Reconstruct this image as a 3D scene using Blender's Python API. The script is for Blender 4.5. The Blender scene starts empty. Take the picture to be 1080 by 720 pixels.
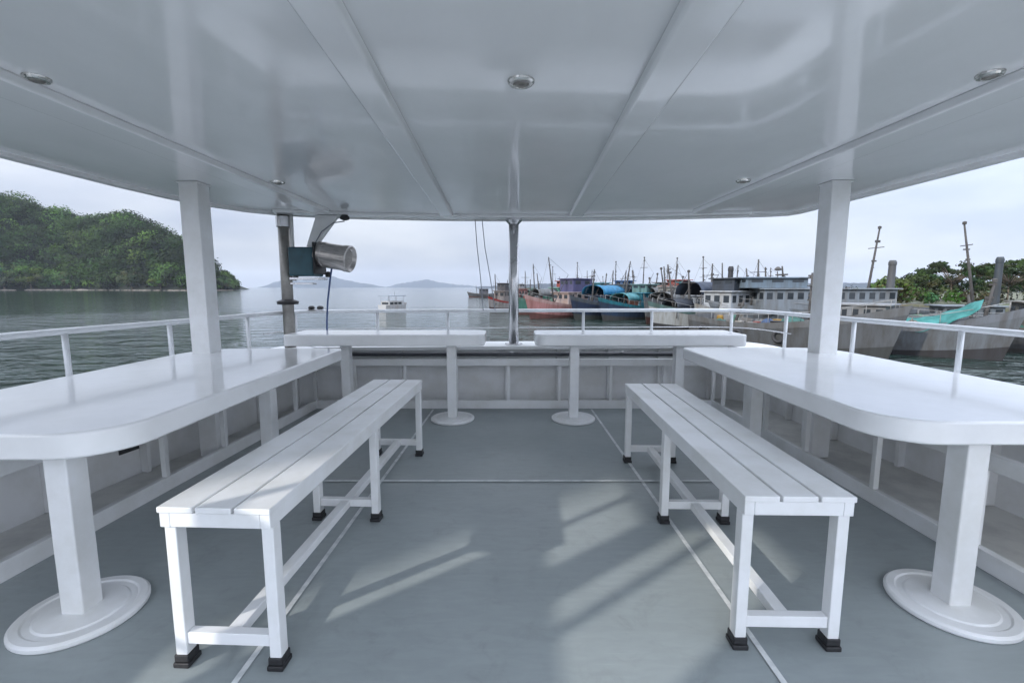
import bpy, bmesh, math, random
from mathutils import Vector, Matrix
R = math.radians
random.seed(7)
scene = bpy.context.scene
COL = scene.collection

# ------------------------------------------------------------------ camera
WATER = -3.0
EYE = 1.35
cd = bpy.data.cameras.new('camera'); cam = bpy.data.objects.new('camera', cd); COL.objects.link(cam)
cam.location = (0, 0, EYE)
cam.rotation_euler = (R(90 - 6.77), 0, 0)
cd.sensor_width = 36; cd.lens = 16.0; cd.clip_start = 0.05; cd.clip_end = 30000
scene.camera = cam

# ------------------------------------------------------------------ world, sun, exposure
SUN_ELEV = 24.0
SUN_DIR = Vector((-0.8, -0.6, 0)).normalized()          # horizontal direction towards the sun
w = bpy.data.worlds.new('World'); scene.world = w; w.use_nodes = True
nt = w.node_tree; nt.nodes.clear()
def N(t, **k):
    n = nt.nodes.new(t)
    for a, b in k.items(): setattr(n, a, b)
    return n
out = N('ShaderNodeOutputWorld'); bg = N('ShaderNodeBackground'); bg.inputs['Strength'].default_value = 0.1
sky = N('ShaderNodeTexSky', sky_type='NISHITA'); sky.sun_disc = False
sky.sun_elevation = R(SUN_ELEV); sky.sun_rotation = math.atan2(SUN_DIR.x, SUN_DIR.y)
sky.air_density = 1.0; sky.dust_density = 2.0; sky.ozone_density = 1.5
tc = N('ShaderNodeTexCoord')
mp = N('ShaderNodeMapping'); mp.inputs['Scale'].default_value = (1.0, 1.0, 3.4)
nz = N('ShaderNodeTexNoise'); nz.inputs['Scale'].default_value = 2.1; nz.inputs['Detail'].default_value = 6; nz.inputs['Roughness'].default_value = 0.5
rp = N('ShaderNodeValToRGB')
rp.color_ramp.elements[0].position = 0.35; rp.color_ramp.elements[0].color = (4.7, 5.3, 6.8, 1)
rp.color_ramp.elements[1].position = 0.68; rp.color_ramp.elements[1].color = (8.0, 8.4, 9.1, 1)
mx = N('ShaderNodeMix', data_type='RGBA'); mx.inputs[0].default_value = 0.9
L = nt.links.new
L(tc.outputs['Generated'], mp.inputs['Vector']); L(mp.outputs['Vector'], nz.inputs['Vector'])
L(nz.outputs['Fac'], rp.inputs['Fac'])
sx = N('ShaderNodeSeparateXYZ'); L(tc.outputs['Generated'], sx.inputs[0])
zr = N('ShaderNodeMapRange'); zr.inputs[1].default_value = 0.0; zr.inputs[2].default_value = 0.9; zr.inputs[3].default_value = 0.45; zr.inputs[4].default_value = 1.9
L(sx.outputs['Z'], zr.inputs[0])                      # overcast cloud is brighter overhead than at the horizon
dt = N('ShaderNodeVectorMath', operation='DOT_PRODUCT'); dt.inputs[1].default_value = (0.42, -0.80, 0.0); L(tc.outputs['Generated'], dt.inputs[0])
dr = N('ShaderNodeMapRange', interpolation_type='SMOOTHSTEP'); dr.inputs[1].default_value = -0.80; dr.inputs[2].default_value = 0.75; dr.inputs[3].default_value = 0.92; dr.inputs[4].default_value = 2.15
L(dt.outputs['Value'], dr.inputs[0])                  # and raised behind and to the right to light the interior
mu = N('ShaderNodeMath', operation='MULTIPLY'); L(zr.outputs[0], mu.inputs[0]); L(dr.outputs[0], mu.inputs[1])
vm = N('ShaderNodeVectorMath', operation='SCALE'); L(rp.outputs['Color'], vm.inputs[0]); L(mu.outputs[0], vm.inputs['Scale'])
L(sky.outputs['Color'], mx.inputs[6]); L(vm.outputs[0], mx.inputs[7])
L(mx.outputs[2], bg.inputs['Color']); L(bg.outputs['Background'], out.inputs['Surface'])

sl = bpy.data.lights.new('sun', 'SUN'); sl.energy = 2.0; sl.angle = R(0.9); sl.color = (1.0, 0.955, 0.90)
so = bpy.data.objects.new('sun', sl); COL.objects.link(so)
toward = Vector((SUN_DIR.x * math.cos(R(SUN_ELEV)), SUN_DIR.y * math.cos(R(SUN_ELEV)), math.sin(R(SUN_ELEV))))
so.rotation_euler = toward.to_track_quat('Z', 'Y').to_euler(); so.location = (-20, -15, 15)

vs = scene.view_settings
vs.view_transform = 'Standard'; vs.look = 'None'; vs.gamma = 1; vs.use_curve_mapping = False
vs.exposure = 0.86
scene.render.resolution_x = 1024; scene.render.resolution_y = 682

# ------------------------------------------------------------------ materials
MATS = {}
def mat(name, col, rough=0.5, var=0.0, vscale=3.0, bump=0.0, bscale=20.0, metal=0.0, spec=0.5, coat=0.0, crough=0.04,
        col2=None, emis=None, stretch=(1, 1, 1), tint=False):
    if name in MATS: return MATS[name]
    m = bpy.data.materials.new(name); m.use_nodes = True; t = m.node_tree; b = t.nodes['Principled BSDF']
    b.inputs['Base Color'].default_value = (*col, 1); b.inputs['Roughness'].default_value = rough
    b.inputs['Metallic'].default_value = metal; b.inputs['Specular IOR Level'].default_value = spec
    b.inputs['Coat Weight'].default_value = coat; b.inputs['Coat Roughness'].default_value = crough
    tc = t.nodes.new('ShaderNodeTexCoord'); mp = t.nodes.new('ShaderNodeMapping'); mp.inputs['Scale'].default_value = stretch
    t.links.new(tc.outputs['Object'], mp.inputs['Vector'])
    csock = None
    if var > 0 or col2:
        n = t.nodes.new('ShaderNodeTexNoise'); n.inputs['Scale'].default_value = vscale; n.inputs['Detail'].default_value = 7; n.inputs['Roughness'].default_value = 0.62
        t.links.new(mp.outputs['Vector'], n.inputs['Vector'])
        r = t.nodes.new('ShaderNodeValToRGB')
        c2 = col2 if col2 else tuple(c * (1 - var) for c in col)
        r.color_ramp.elements[0].position = 0.36; r.color_ramp.elements[0].color = (*c2, 1)
        r.color_ramp.elements[1].position = 0.6; r.color_ramp.elements[1].color = (*col, 1)
        t.links.new(n.outputs['Fac'], r.inputs['Fac']); csock = r.outputs['Color']
        mr = t.nodes.new('ShaderNodeMapRange'); mr.inputs[3].default_value = min(1, rough * 1.35 + .03); mr.inputs[4].default_value = rough * 0.85
        t.links.new(n.outputs['Fac'], mr.inputs[0]); t.links.new(mr.outputs[0], b.inputs['Roughness'])
    if tint:
        a = t.nodes.new('ShaderNodeAttribute'); a.attribute_name = 'tint'
        if csock is None:
            csock = a.outputs['Color']
        else:
            mm = t.nodes.new('ShaderNodeMix'); mm.data_type = 'RGBA'; mm.blend_type = 'MULTIPLY'; mm.inputs[0].default_value = 1
            t.links.new(csock, mm.inputs[6]); t.links.new(a.outputs['Color'], mm.inputs[7]); csock = mm.outputs[2]
    if csock is not None: t.links.new(csock, b.inputs['Base Color'])
    if bump > 0:
        n2 = t.nodes.new('ShaderNodeTexNoise'); n2.inputs['Scale'].default_value = bscale; n2.inputs['Detail'].default_value = 4
        bp = t.nodes.new('ShaderNodeBump'); bp.inputs['Strength'].default_value = bump; bp.inputs['Distance'].default_value = 0.02
        t.links.new(mp.outputs['Vector'], n2.inputs['Vector']); t.links.new(n2.outputs['Fac'], bp.inputs['Height'])
        t.links.new(bp.outputs['Normal'], b.inputs['Normal'])
    if emis:
        b.inputs['Emission Color'].default_value = (*emis, 1); b.inputs['Emission Strength'].default_value = 1
    MATS[name] = m
    return m

WHITE = mat('white_marine_paint', (0.80, 0.81, 0.82), 0.32, var=0.06, vscale=3.2, bump=0.09, bscale=14, col2=(0.70, 0.705, 0.69))
TOP = mat('glossy_white_gelcoat', (0.82, 0.83, 0.84), 0.11, var=0.05, vscale=3.0, bump=0.05, bscale=3, coat=.3, crough=.07, col2=(0.76, 0.77, 0.775))
CEIL = mat('glossy_white_ceiling', (0.81, 0.82, 0.83), 0.10, var=0.05, vscale=1.2, bump=0.16, bscale=1.7, coat=0.5, crough=.05, col2=(0.75, 0.765, 0.77), stretch=(1, .6, 1))
LEDGE = mat('off_white_ledge_paint', (0.72, 0.72, 0.69), 0.5, var=0.2, vscale=4, bump=0.1, col2=(0.56, 0.56, 0.545))
RUBBER = mat('black_rubber', (0.02, 0.02, 0.022), 0.55, bump=0.2, bscale=40)
STEEL = mat('stainless_steel', (0.60, 0.60, 0.61), 0.22, metal=1.0, var=0.12, vscale=8)
ALU = mat('painted_rail_white', (0.72, 0.74, 0.76), 0.25, var=0.1, vscale=8)
DARK = mat('dark_opening', (0.03, 0.032, 0.035), 0.6, bump=0.1)
GLASSL = mat('lamp_glass', (0.22, 0.21, 0.19), 0.15, var=0.3, vscale=30)
CHROME = mat('lamp_chrome', (0.7, 0.69, 0.66), 0.2, metal=0.9)
TEAL = mat('teal_enamel', (0.018, 0.085, 0.115), 0.35, var=0.3, vscale=9, bump=0.08)
LINE = mat('white_line_paint', (0.72, 0.74, 0.74), 0.4, var=0.25, vscale=14, col2=(0.5, 0.53, 0.54))
ROPE = mat('grey_rope', (0.25, 0.27, 0.30), 0.8, bump=0.3, bscale=80)
ROPEB = mat('blue_rope', (0.06, 0.10, 0.22), 0.8, bump=0.3, bscale=80)

def deck_mat():
    m = bpy.data.materials.new('grey_deck_paint'); m.use_nodes = True; t = m.node_tree; b = t.nodes['Principled BSDF']
    nw = t.nodes.new; ln = t.links.new
    tc = nw('ShaderNodeTexCoord')
    n1 = nw('ShaderNodeTexNoise'); n1.inputs['Scale'].default_value = 1.1; n1.inputs['Detail'].default_value = 9; n1.inputs['Roughness'].default_value = .62
    mp = nw('ShaderNodeMapping'); mp.inputs['Scale'].default_value = (5, 22, 1)
    n2 = nw('ShaderNodeTexNoise'); n2.inputs['Scale'].default_value = 1.4; n2.inputs['Detail'].default_value = 8; n2.inputs['Distortion'].default_value = .6
    n3 = nw('ShaderNodeTexNoise'); n3.inputs['Scale'].default_value = 160; n3.inputs['Detail'].default_value = 3
    ln(tc.outputs['Object'], n1.inputs['Vector']); ln(tc.outputs['Object'], mp.inputs['Vector']); ln(mp.outputs['Vector'], n2.inputs['Vector']); ln(tc.outputs['Object'], n3.inputs['Vector'])
    r1 = nw('ShaderNodeValToRGB'); r1.color_ramp.elements[0].position = .33; r1.color_ramp.elements[0].color = (.272, .308, .314, 1)
    r1.color_ramp.elements[1].position = .68; r1.color_ramp.elements[1].color = (.325, .362, .366, 1)
    r2 = nw('ShaderNodeValToRGB'); r2.color_ramp.elements[0].position = .40; r2.color_ramp.elements[0].color = (.965, .965, .965, 1)
    r2.color_ramp.elements[1].position = .62; r2.color_ramp.elements[1].color = (1.02, 1.02, 1.02, 1)
    mm = nw('ShaderNodeMix'); mm.data_type = 'RGBA'; mm.blend_type = 'MULTIPLY'; mm.inputs[0].default_value = 1
    ln(n1.outputs['Fac'], r1.inputs['Fac']); ln(n2.outputs['Fac'], r2.inputs['Fac']); ln(r1.outputs['Color'], mm.inputs[6]); ln(r2.outputs['Color'], mm.inputs[7])
    # dull footprints, rubbed patches and fine scratches in the paint
    v1 = nw('ShaderNodeTexNoise'); v1.inputs['Scale'].default_value = 5.5; v1.inputs['Detail'].default_value = 10; v1.inputs['Roughness'].default_value = .7; v1.inputs['Distortion'].default_value = 1.2
    ln(tc.outputs['Object'], v1.inputs['Vector'])
    q1 = nw('ShaderNodeValToRGB'); q1.color_ramp.elements[0].position = .28; q1.color_ramp.elements[0].color = (.88, .875, .865, 1); q1.color_ramp.elements[1].position = .46; q1.color_ramp.elements[1].color = (1, 1, 1, 1)
    ln(v1.outputs['Fac'], q1.inputs['Fac'])
    ms = nw('ShaderNodeMapping'); ms.inputs['Scale'].default_value = (3, 90, 1); ms.inputs['Rotation'].default_value = (0, 0, .5)
    v2 = nw('ShaderNodeTexNoise'); v2.inputs['Scale'].default_value = 1.0; v2.inputs['Detail'].default_value = 4; ln(tc.outputs['Object'], ms.inputs['Vector']); ln(ms.outputs['Vector'], v2.inputs['Vector'])
    q2 = nw('ShaderNodeValToRGB'); q2.color_ramp.elements[0].position = .70; q2.color_ramp.elements[0].color = (1, 1, 1, 1); q2.color_ramp.elements[1].position = .76; q2.color_ramp.elements[1].color = (1.18, 1.18, 1.17, 1)
    ln(v2.outputs['Fac'], q2.inputs['Fac'])
    w1 = nw('ShaderNodeMix'); w1.data_type = 'RGBA'; w1.blend_type = 'MULTIPLY'; w1.inputs[0].default_value = 1; ln(mm.outputs[2], w1.inputs[6]); ln(q1.outputs['Color'], w1.inputs[7])
    w2 = nw('ShaderNodeMix'); w2.data_type = 'RGBA'; w2.blend_type = 'MULTIPLY'; w2.inputs[0].default_value = 1; ln(w1.outputs[2], w2.inputs[6]); ln(q2.outputs['Color'], w2.inputs[7])
    ln(w2.outputs[2], b.inputs['Base Color'])
    mr = nw('ShaderNodeMapRange'); mr.inputs[3].default_value = .52; mr.inputs[4].default_value = .30; ln(n1.outputs['Fac'], mr.inputs[0]); ln(mr.outputs[0], b.inputs['Roughness'])
    ad = nw('ShaderNodeMath'); ad.operation = 'MULTIPLY_ADD'; ad.inputs[1].default_value = .35; ln(n3.outputs['Fac'], ad.inputs[0]); ln(n2.outputs['Fac'], ad.inputs[2])
    bp = nw('ShaderNodeBump'); bp.inputs['Strength'].default_value = .18; bp.inputs['Distance'].default_value = .003; ln(ad.outputs[0], bp.inputs['Height']); ln(bp.outputs['Normal'], b.inputs['Normal'])
    return m
DECK = deck_mat()

def water_mat():
    m = bpy.data.materials.new('sea_water'); m.use_nodes = True; t = m.node_tree; b = t.nodes['Principled BSDF']
    nw = t.nodes.new; ln = t.links.new
    b.inputs['Base Color'].default_value = (.012, .024, .020, 1); b.inputs['Roughness'].default_value = .06; b.inputs['IOR'].default_value = 1.33
    tc = nw('ShaderNodeTexCoord')
    hs = None
    for sx, sy, sc, amp, dist in ((1.0, 1.8, .24, 1.5, .5), (1.0, 1.7, .8, .42, .7), (1, 1.4, 3.2, .07, .3)):
        mp = nw('ShaderNodeMapping'); mp.inputs['Scale'].default_value = (sx, sy, 1); mp.inputs['Rotation'].default_value = (0, 0, R(-24))
        n = nw('ShaderNodeTexNoise'); n.inputs['Scale'].default_value = sc; n.inputs['Detail'].default_value = 2.5; n.inputs['Distortion'].default_value = dist
        ln(tc.outputs['Object'], mp.inputs['Vector']); ln(mp.outputs['Vector'], n.inputs['Vector'])
        ma = nw('ShaderNodeMath'); ma.operation = 'MULTIPLY'; ma.inputs[1].default_value = amp; ln(n.outputs['Fac'], ma.inputs[0])
        if hs is None: hs = ma.outputs[0]
        else:
            a = nw('ShaderNodeMath'); a.operation = 'ADD'; ln(hs, a.inputs[0]); ln(ma.outputs[0], a.inputs[1]); hs = a.outputs[0]
    # calm far water: the ripples die away over the distance from the boat
    ge = nw('ShaderNodeVectorMath'); ge.operation = 'LENGTH'; ln(tc.outputs['Object'], ge.inputs[0])
    mr = nw('ShaderNodeMapRange'); mr.inputs[1].default_value = 15; mr.inputs[2].default_value = 110; mr.inputs[3].default_value = 1.0; mr.inputs[4].default_value = .10
    ln(ge.outputs['Value'], mr.inputs[0])
    bp = nw('ShaderNodeBump'); bp.inputs['Distance'].default_value = 1.5; ln(mr.outputs[0], bp.inputs['Strength'])
    ln(hs, bp.inputs['Height']); ln(bp.outputs['Normal'], b.inputs['Normal'])
    return m
SEA = water_mat()

# ------------------------------------------------------------------ mesh helpers
class MB:
    def __init__(s): s.v = []; s.f = []; s.sm = []
    def add(s, vs, fs, smooth=False):
        o = len(s.v); s.v += [tuple(p) for p in vs]
        for f in fs: s.f.append([i + o for i in f]); s.sm.append(smooth)
        return s
    def box(s, x0, x1, y0, y1, z0, z1):
        return s.add([(x0,y0,z0),(x1,y0,z0),(x1,y1,z0),(x0,y1,z0),(x0,y0,z1),(x1,y0,z1),(x1,y1,z1),(x0,y1,z1)],
                     [(0,3,2,1),(4,5,6,7),(0,1,5,4),(1,2,6,5),(2,3,7,6),(3,0,4,7)])
    def bar(s, a, b, w, h, up=(0,0,1)):
        a, b = Vector(a), Vector(b); d = (b - a).normalized(); up = Vector(up)
        if abs(d.dot(up)) > .99: up = Vector((0,1,0))
        sd = d.cross(up).normalized(); u = sd.cross(d)
        vs = [p + sd * (i * w / 2) + u * (j * h / 2) for p in (a, b) for i, j in ((-1,-1),(1,-1),(1,1),(-1,1))]
        return s.add(vs, [(0,1,2,3),(7,6,5,4),(0,4,5,1),(1,5,6,2),(2,6,7,3),(3,7,4,0)])
    def tube(s, pts, r, n=10, caps=True):
        pts = [Vector(p) for p in pts]; rs = r if isinstance(r, (list, tuple)) else [r] * len(pts)
        vs = []; u = None
        for i, p in enumerate(pts):
            d = (pts[min(i+1, len(pts)-1)] - pts[max(i-1, 0)]).normalized()
            if u is None:
                ref = Vector((0,0,1)) if abs(d.z) < .9 else Vector((0,1,0)); u = d.cross(ref).normalized()
            else: u = (u - d * u.dot(d)).normalized()
            q = d.cross(u)
            for k in range(n):
                a = 2 * math.pi * k / n; vs.append(p + (u * math.cos(a) + q * math.sin(a)) * rs[i])
        fs = [(i*n+k, i*n+(k+1)%n, (i+1)*n+(k+1)%n, (i+1)*n+k) for i in range(len(pts)-1) for k in range(n)]
        s.add(vs, fs, True)
        if caps:
            o = len(s.v) - len(vs)
            s.f.append([o + k for k in range(n)][::-1]); s.sm.append(False)
            s.f.append([o + (len(pts)-1)*n + k for k in range(n)]); s.sm.append(False)
        return s
    def lathe(s, prof, c=(0,0,0), n=40, axis='z'):
        vs = []
        for r, z in prof:
            for k in range(n):
                a = 2*math.pi*k/n
                p = (r*math.cos(a), r*math.sin(a), z)
                if axis == 'x': p = (z, p[0], p[1])
                if axis == 'y': p = (p[0], z, p[1])
                vs.append((p[0]+c[0], p[1]+c[1], p[2]+c[2]))
        m = len(prof)
        s.add(vs, [(i*n+k, i*n+(k+1)%n, (i+1)*n+(k+1)%n, (i+1)*n+k) for i in range(m-1) for k in range(n)], False)
        o = len(s.v) - len(vs)
        s.f.append([o+k for k in range(n)][::-1]); s.sm.append(False)
        s.f.append([o+(m-1)*n+k for k in range(n)]); s.sm.append(False)
        return s
    def prism(s, poly, z0, z1):
        n = len(poly)
        return s.add([(x,y,z0) for x,y in poly] + [(x,y,z1) for x,y in poly],
                     [list(range(n))[::-1], list(range(n, 2*n))] + [(i,(i+1)%n,n+(i+1)%n,n+i) for i in range(n)])
    def sheet(s, poly, z): return s.add([(x,y,z) for x,y in poly], [list(range(len(poly)))])
    def build(s, name, m, parent=None, bevel=0, seg=2, label=None, fix=True):
        me = bpy.data.meshes.new(name); me.from_pydata(s.v, [], s.f); me.update()
        me.polygons.foreach_set('use_smooth', s.sm)
        if fix:
            bm = bmesh.new(); bm.from_mesh(me); bmesh.ops.recalc_face_normals(bm, faces=bm.faces); bm.to_mesh(me); bm.free()
        if bevel:
            me.polygons.foreach_set('use_smooth', [True]*len(me.polygons)); me.set_sharp_from_angle(angle=R(32))
        o = bpy.data.objects.new(name, me); COL.objects.link(o); me.materials.append(m)
        if parent: o.parent = parent
        if bevel:
            b = o.modifiers.new('bevel', 'BEVEL'); b.width = bevel; b.segments = seg; b.limit_method = 'ANGLE'; b.angle_limit = R(40); b.harden_normals = True
        if label: o['label'] = label
        return o

def tag(o, label, cat, group=None, kind=None):
    o['label'] = label; o['category'] = cat
    if group: o['group'] = group
    if kind: o['kind'] = kind
    return o
def struct(o, label=None, cat=None):
    o['kind'] = 'structure'
    if label: o['label'] = label
    if cat: o['category'] = cat
    return o
def thing(name, label, cat, loc=(0,0,0), rz=0, group=None):
    o = bpy.data.objects.new(name, None); COL.objects.link(o); o.location = loc; o.rotation_euler = (0,0,rz); o.empty_display_size = .2
    return tag(o, label, cat, group)
def dup(root, loc, rz, label, group=None):
    r = root.copy(); COL.objects.link(r); r.location = loc; r.rotation_euler = (0,0,rz); r['label'] = label
    if group: r['group'] = group
    for ch in list(root.children):
        c = ch.copy(); COL.objects.link(c); c.parent = r
        for g in list(ch.children):
            d = g.copy(); COL.objects.link(d); d.parent = c
    return r
def rounded(x0, x1, y0, y1, rr, n=8):
    """rr = radii at (x0,y0),(x1,y0),(x1,y1),(x0,y1)"""
    p = []
    for (cx, cy, a0), r in zip(((x0,y0,180),(x1,y0,270),(x1,y1,0),(x0,y1,90)), rr):
        sx = 1 if cx == x0 else -1; sy = 1 if cy == y0 else -1
        if r == 0: p.append((cx, cy)); continue
        for k in range(n+1):
            a = R(a0 + 90*k/n); p.append((cx + sx*r + r*math.cos(a), cy + sy*r + r*math.sin(a)))
    return p
def offset(path, d):
    """offset open polyline to its left by d"""
    res = []
    for i, p in enumerate(path):
        a = Vector(path[max(i-1,0)]); b = Vector(path[min(i+1,len(path)-1)]); t = (b-a).normalized(); n = Vector((-t.y, t.x))
        res.append((p[0]+n.x*d, p[1]+n.y*d))
    return res
def smooth_path(pts, it=2):
    for _ in range(it):
        q = [pts[0]]
        for a, b in zip(pts, pts[1:]):
            q.append(tuple(a[i]*.75+b[i]*.25 for i in range(2))); q.append(tuple(a[i]*.25+b[i]*.75 for i in range(2)))
        q.append(pts[-1]); pts = q
    return pts
def ribbon(path, w0, w1, z0, z1):
    """solid strip along a path from offset w0 to w1"""
    m = MB(); A = offset(path, w0); B = offset(path, w1); n = len(path)
    vs = [(x,y,z0) for x,y in A] + [(x,y,z0) for x,y in B] + [(x,y,z1) for x,y in A] + [(x,y,z1) for x,y in B]
    fs = []
    for i in range(n-1):
        fs += [(i,n+i,n+i+1,i+1),(2*n+i,2*n+i+1,3*n+i+1,3*n+i),(i,i+1,2*n+i+1,2*n+i),(n+i,3*n+i,3*n+i+1,n+i+1)]
    fs += [(0,2*n,3*n,n),(n-1,2*n-1,4*n-1,3*n-1)]
    return m.add(vs, fs)
def along(path, s):
    for a, b in zip(path, path[1:]):
        a, b = Vector(a), Vector(b); d = (b-a).length
        if s <= d: return a + (b-a)*(s/d), (b-a).normalized()
        s -= d
    return Vector(path[-1]), (Vector(path[-1])-Vector(path[-2])).normalized()
def plen(path): return sum((Vector(b)-Vector(a)).length for a, b in zip(path, path[1:]))
def near_t(path, pt):
    best = None; s = 0
    for a, b in zip(path, path[1:]):
        a, b = Vector(a), Vector(b); d = (b-a).length; t = max(0, min(1, (Vector(pt)-a).dot(b-a)/(d*d)))
        q = a + (b-a)*t; e = (q-Vector(pt)).length
        if best is None or e < best[0]: best = (e, s+d*t)
        s += d
    return best[1]

# ------------------------------------------------------------------ sea, land
m = MB(); FAR = 9000
ring = [(FAR*math.cos(2*math.pi*k/64), FAR*math.sin(2*math.pi*k/64)) for k in range(64)]
struct(m.sheet(ring, 0).build('sea_water', SEA, fix=False), 'calm grey green sea water around the boats', 'water')
bpy.data.objects['sea_water'].location.z = WATER

LEAF = mat('tree_foliage', (1, 1, 1), 0.85, tint=True, spec=0.08)
BARK = mat('tree_bark', (0.12, 0.095, 0.07), 0.9, var=0.4, vscale=2, bump=0.4)
EARTH = mat('shore_earth', (0.22, 0.19, 0.15), 0.9, var=0.5, vscale=.15, bump=0.4, bscale=1)
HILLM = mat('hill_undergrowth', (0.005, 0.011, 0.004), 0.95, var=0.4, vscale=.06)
ROCK = mat('shore_rock', (0.30, 0.26, 0.22), 0.9, var=0.5, vscale=.3, bump=0.5, bscale=1)

class Leaves:
    def __init__(s): s.v = []; s.f = []; s.c = []
    def clump(s, c, rad, n, size, tint, squash=.7, rnd=random, shell=.55):
        for _ in range(n):
            a = rnd.uniform(0, 2*math.pi); z = rnd.uniform(-.75, 1); q = math.sqrt(max(0, 1-z*z)); rr = rnd.uniform(shell, 1.06)
            p = Vector((c[0]+rad*rr*q*math.cos(a), c[1]+rad*rr*q*math.sin(a), c[2]+rad*squash*rr*z))
            nrm = Vector((q*math.cos(a)+rnd.uniform(-.45,.45), q*math.sin(a)+rnd.uniform(-.45,.45), z+rnd.uniform(-.4,.45))).normalized()
            u = nrm.orthogonal().normalized(); v = nrm.cross(u); th = rnd.uniform(0, 6.28)
            u, v = u*math.cos(th)+v*math.sin(th), v*math.cos(th)-u*math.sin(th)
            sz = size*rnd.uniform(.6, 1.3); o = len(s.v)
            s.v += [tuple(p+u*sz), tuple(p+v*sz*.75+nrm*sz*.15), tuple(p-u*sz), tuple(p-v*sz*.75+nrm*sz*.15)]
            s.f.append((o, o+1, o+2, o+3)); k = rnd.uniform(.75, 1.25); s.c += [(tint[0]*k, tint[1]*k, tint[2]*k, 1)]*4
    def build(s, name, parent=None):
        me = bpy.data.meshes.new(name); me.from_pydata(s.v, [], s.f); me.update(); me.materials.append(LEAF)
        at = me.color_attributes.new('tint', 'FLOAT_COLOR', 'POINT'); at.data.foreach_set('color', [x for c in s.c for x in c])
        o = bpy.data.objects.new(name, me); COL.objects.link(o)
        if parent: o.parent = parent
        return o
GREENS = [(.022,.046,.010), (.030,.060,.012), (.015,.034,.009), (.042,.075,.014), (.030,.044,.014), (.056,.086,.020), (.012,.026,.008)]

# wooded island on the left: heights follow the photographed skyline
def px2X(px, Y): return (px-540)/480.0*Y
SKY = [(-420, 250), (-300, 224), (-200, 210), (-100, 204), (0, 208), (40, 214), (70, 223), (100, 229), (135, 225), (160, 231), (185, 247), (205, 258), (225, 273), (238, 284), (247, 294), (251, 302)]
def skyl(px):
    for (a, b), (c, d) in zip(SKY, SKY[1:]):
        if a <= px <= c: return b+(d-b)*(px-a)/(c-a)
    return 303
YS = 640.0
def shoreY(px): return YS + 40*math.sin(px*.021) + (60 if px > 200 else 0)*((px-200)/50 if px > 200 else 0)
def topz(px, depthY): return EYE + (300.5-skyl(px))/480.0*depthY - 20*(1 if skyl(px) < 285 else .3)
def hillpt(px, t):
    Y = shoreY(px) + t*170
    X = px2X(px, Y)
    h = (topz(px, shoreY(px)+110) - WATER)*math.sin(min(1, t/.68)*math.pi/2)**1.0
    return X, Y, WATER + .6 + max(0, h)
m = MB(); PXS = list(range(-420, 253, 8)); TS = [i/14 for i in range(15)]
vs = [hillpt(px, t) for px in PXS for t in TS]
nT = len(TS)
fs = [(i*nT+j, (i+1)*nT+j, (i+1)*nT+j+1, i*nT+j+1) for i in range(len(PXS)-1) for j in range(nT-1)]
# back slope and skirt to the sea
for px in PXS:
    x, y, z = hillpt(px, 1); vs.append((x*1.12, y+150, WATER-1))
o = len(PXS)*nT
fs += [(i*nT+nT-1, (i+1)*nT+nT-1, o+i+1, o+i) for i in range(len(PXS)-1)]
o2 = len(vs)
for px in PXS:
    x, y, z = hillpt(px, 0); vs.append((x, y-4, WATER-1))
fs += [(i*nT, o2+i, o2+i+1, (i+1)*nT) for i in range(len(PXS)-1)]
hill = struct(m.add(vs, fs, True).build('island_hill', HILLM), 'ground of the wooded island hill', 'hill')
lv = Leaves(); rl = random.Random(3)
def tz_(px, t): return hillpt(px, t)
for k in range(1900):
    px = rl.uniform(-300, 250); t = rl.random()**1.25*.92
    x, y, z = hillpt(px, t)
    if skyl(px) > 288 and rl.random() < .3: continue
    r = rl.choice((8,10,12,14,16,19))*rl.uniform(.85,1.15) * (0.55 if skyl(px) > 275 else (.8 if skyl(px) > 255 else 1))
    g = rl.choice(GREENS[:5] if rl.random() < .85 else GREENS); kk = rl.choice((.20,.40,.65,1.0,1.8)); g = tuple(c_*kk for c_ in g)
    far = px < -30
    lv.clump((x, y, z+r*rl.uniform(.5,1.0)), r, 40 if far else int(60+r*11), 1.5 if not far else 2.2, g, .75, rl)
forest = tag(lv.build('forest'), 'dense dark green forest covering the island hill', 'forest', kind='stuff')
# shore rocks strip
mrk = MB(); rk = random.Random(9)
for k in range(150):
    px = rk.uniform(-100, 249); Y = shoreY(px)-3-rk.random()*4; x = px2X(px, Y); s = rk.uniform(1.0, 3.6)*(1.3 if px < 95 else .7)
    pts = []
    for zz, f in ((-.5, 1), (.1, .95), (.4, .5)):
        for q in range(6):
            a = q*math.pi/3+rk.random()*.5; pts.append((x+s*1.8*f*math.cos(a)*rk.uniform(.7,1.2), Y+s*f*math.sin(a), WATER+zz*s))
    mrk.add(pts, [(j*6+q, j*6+(q+1)%6, (j+1)*6+(q+1)%6, (j+1)*6+q) for j in range(2) for q in range(6)]+[tuple(range(12,18))])
tag(mrk.build('shore_rocks', ROCK), 'brown rocks and bare ground along the island waterline', 'rocks', kind='stuff')

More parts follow.
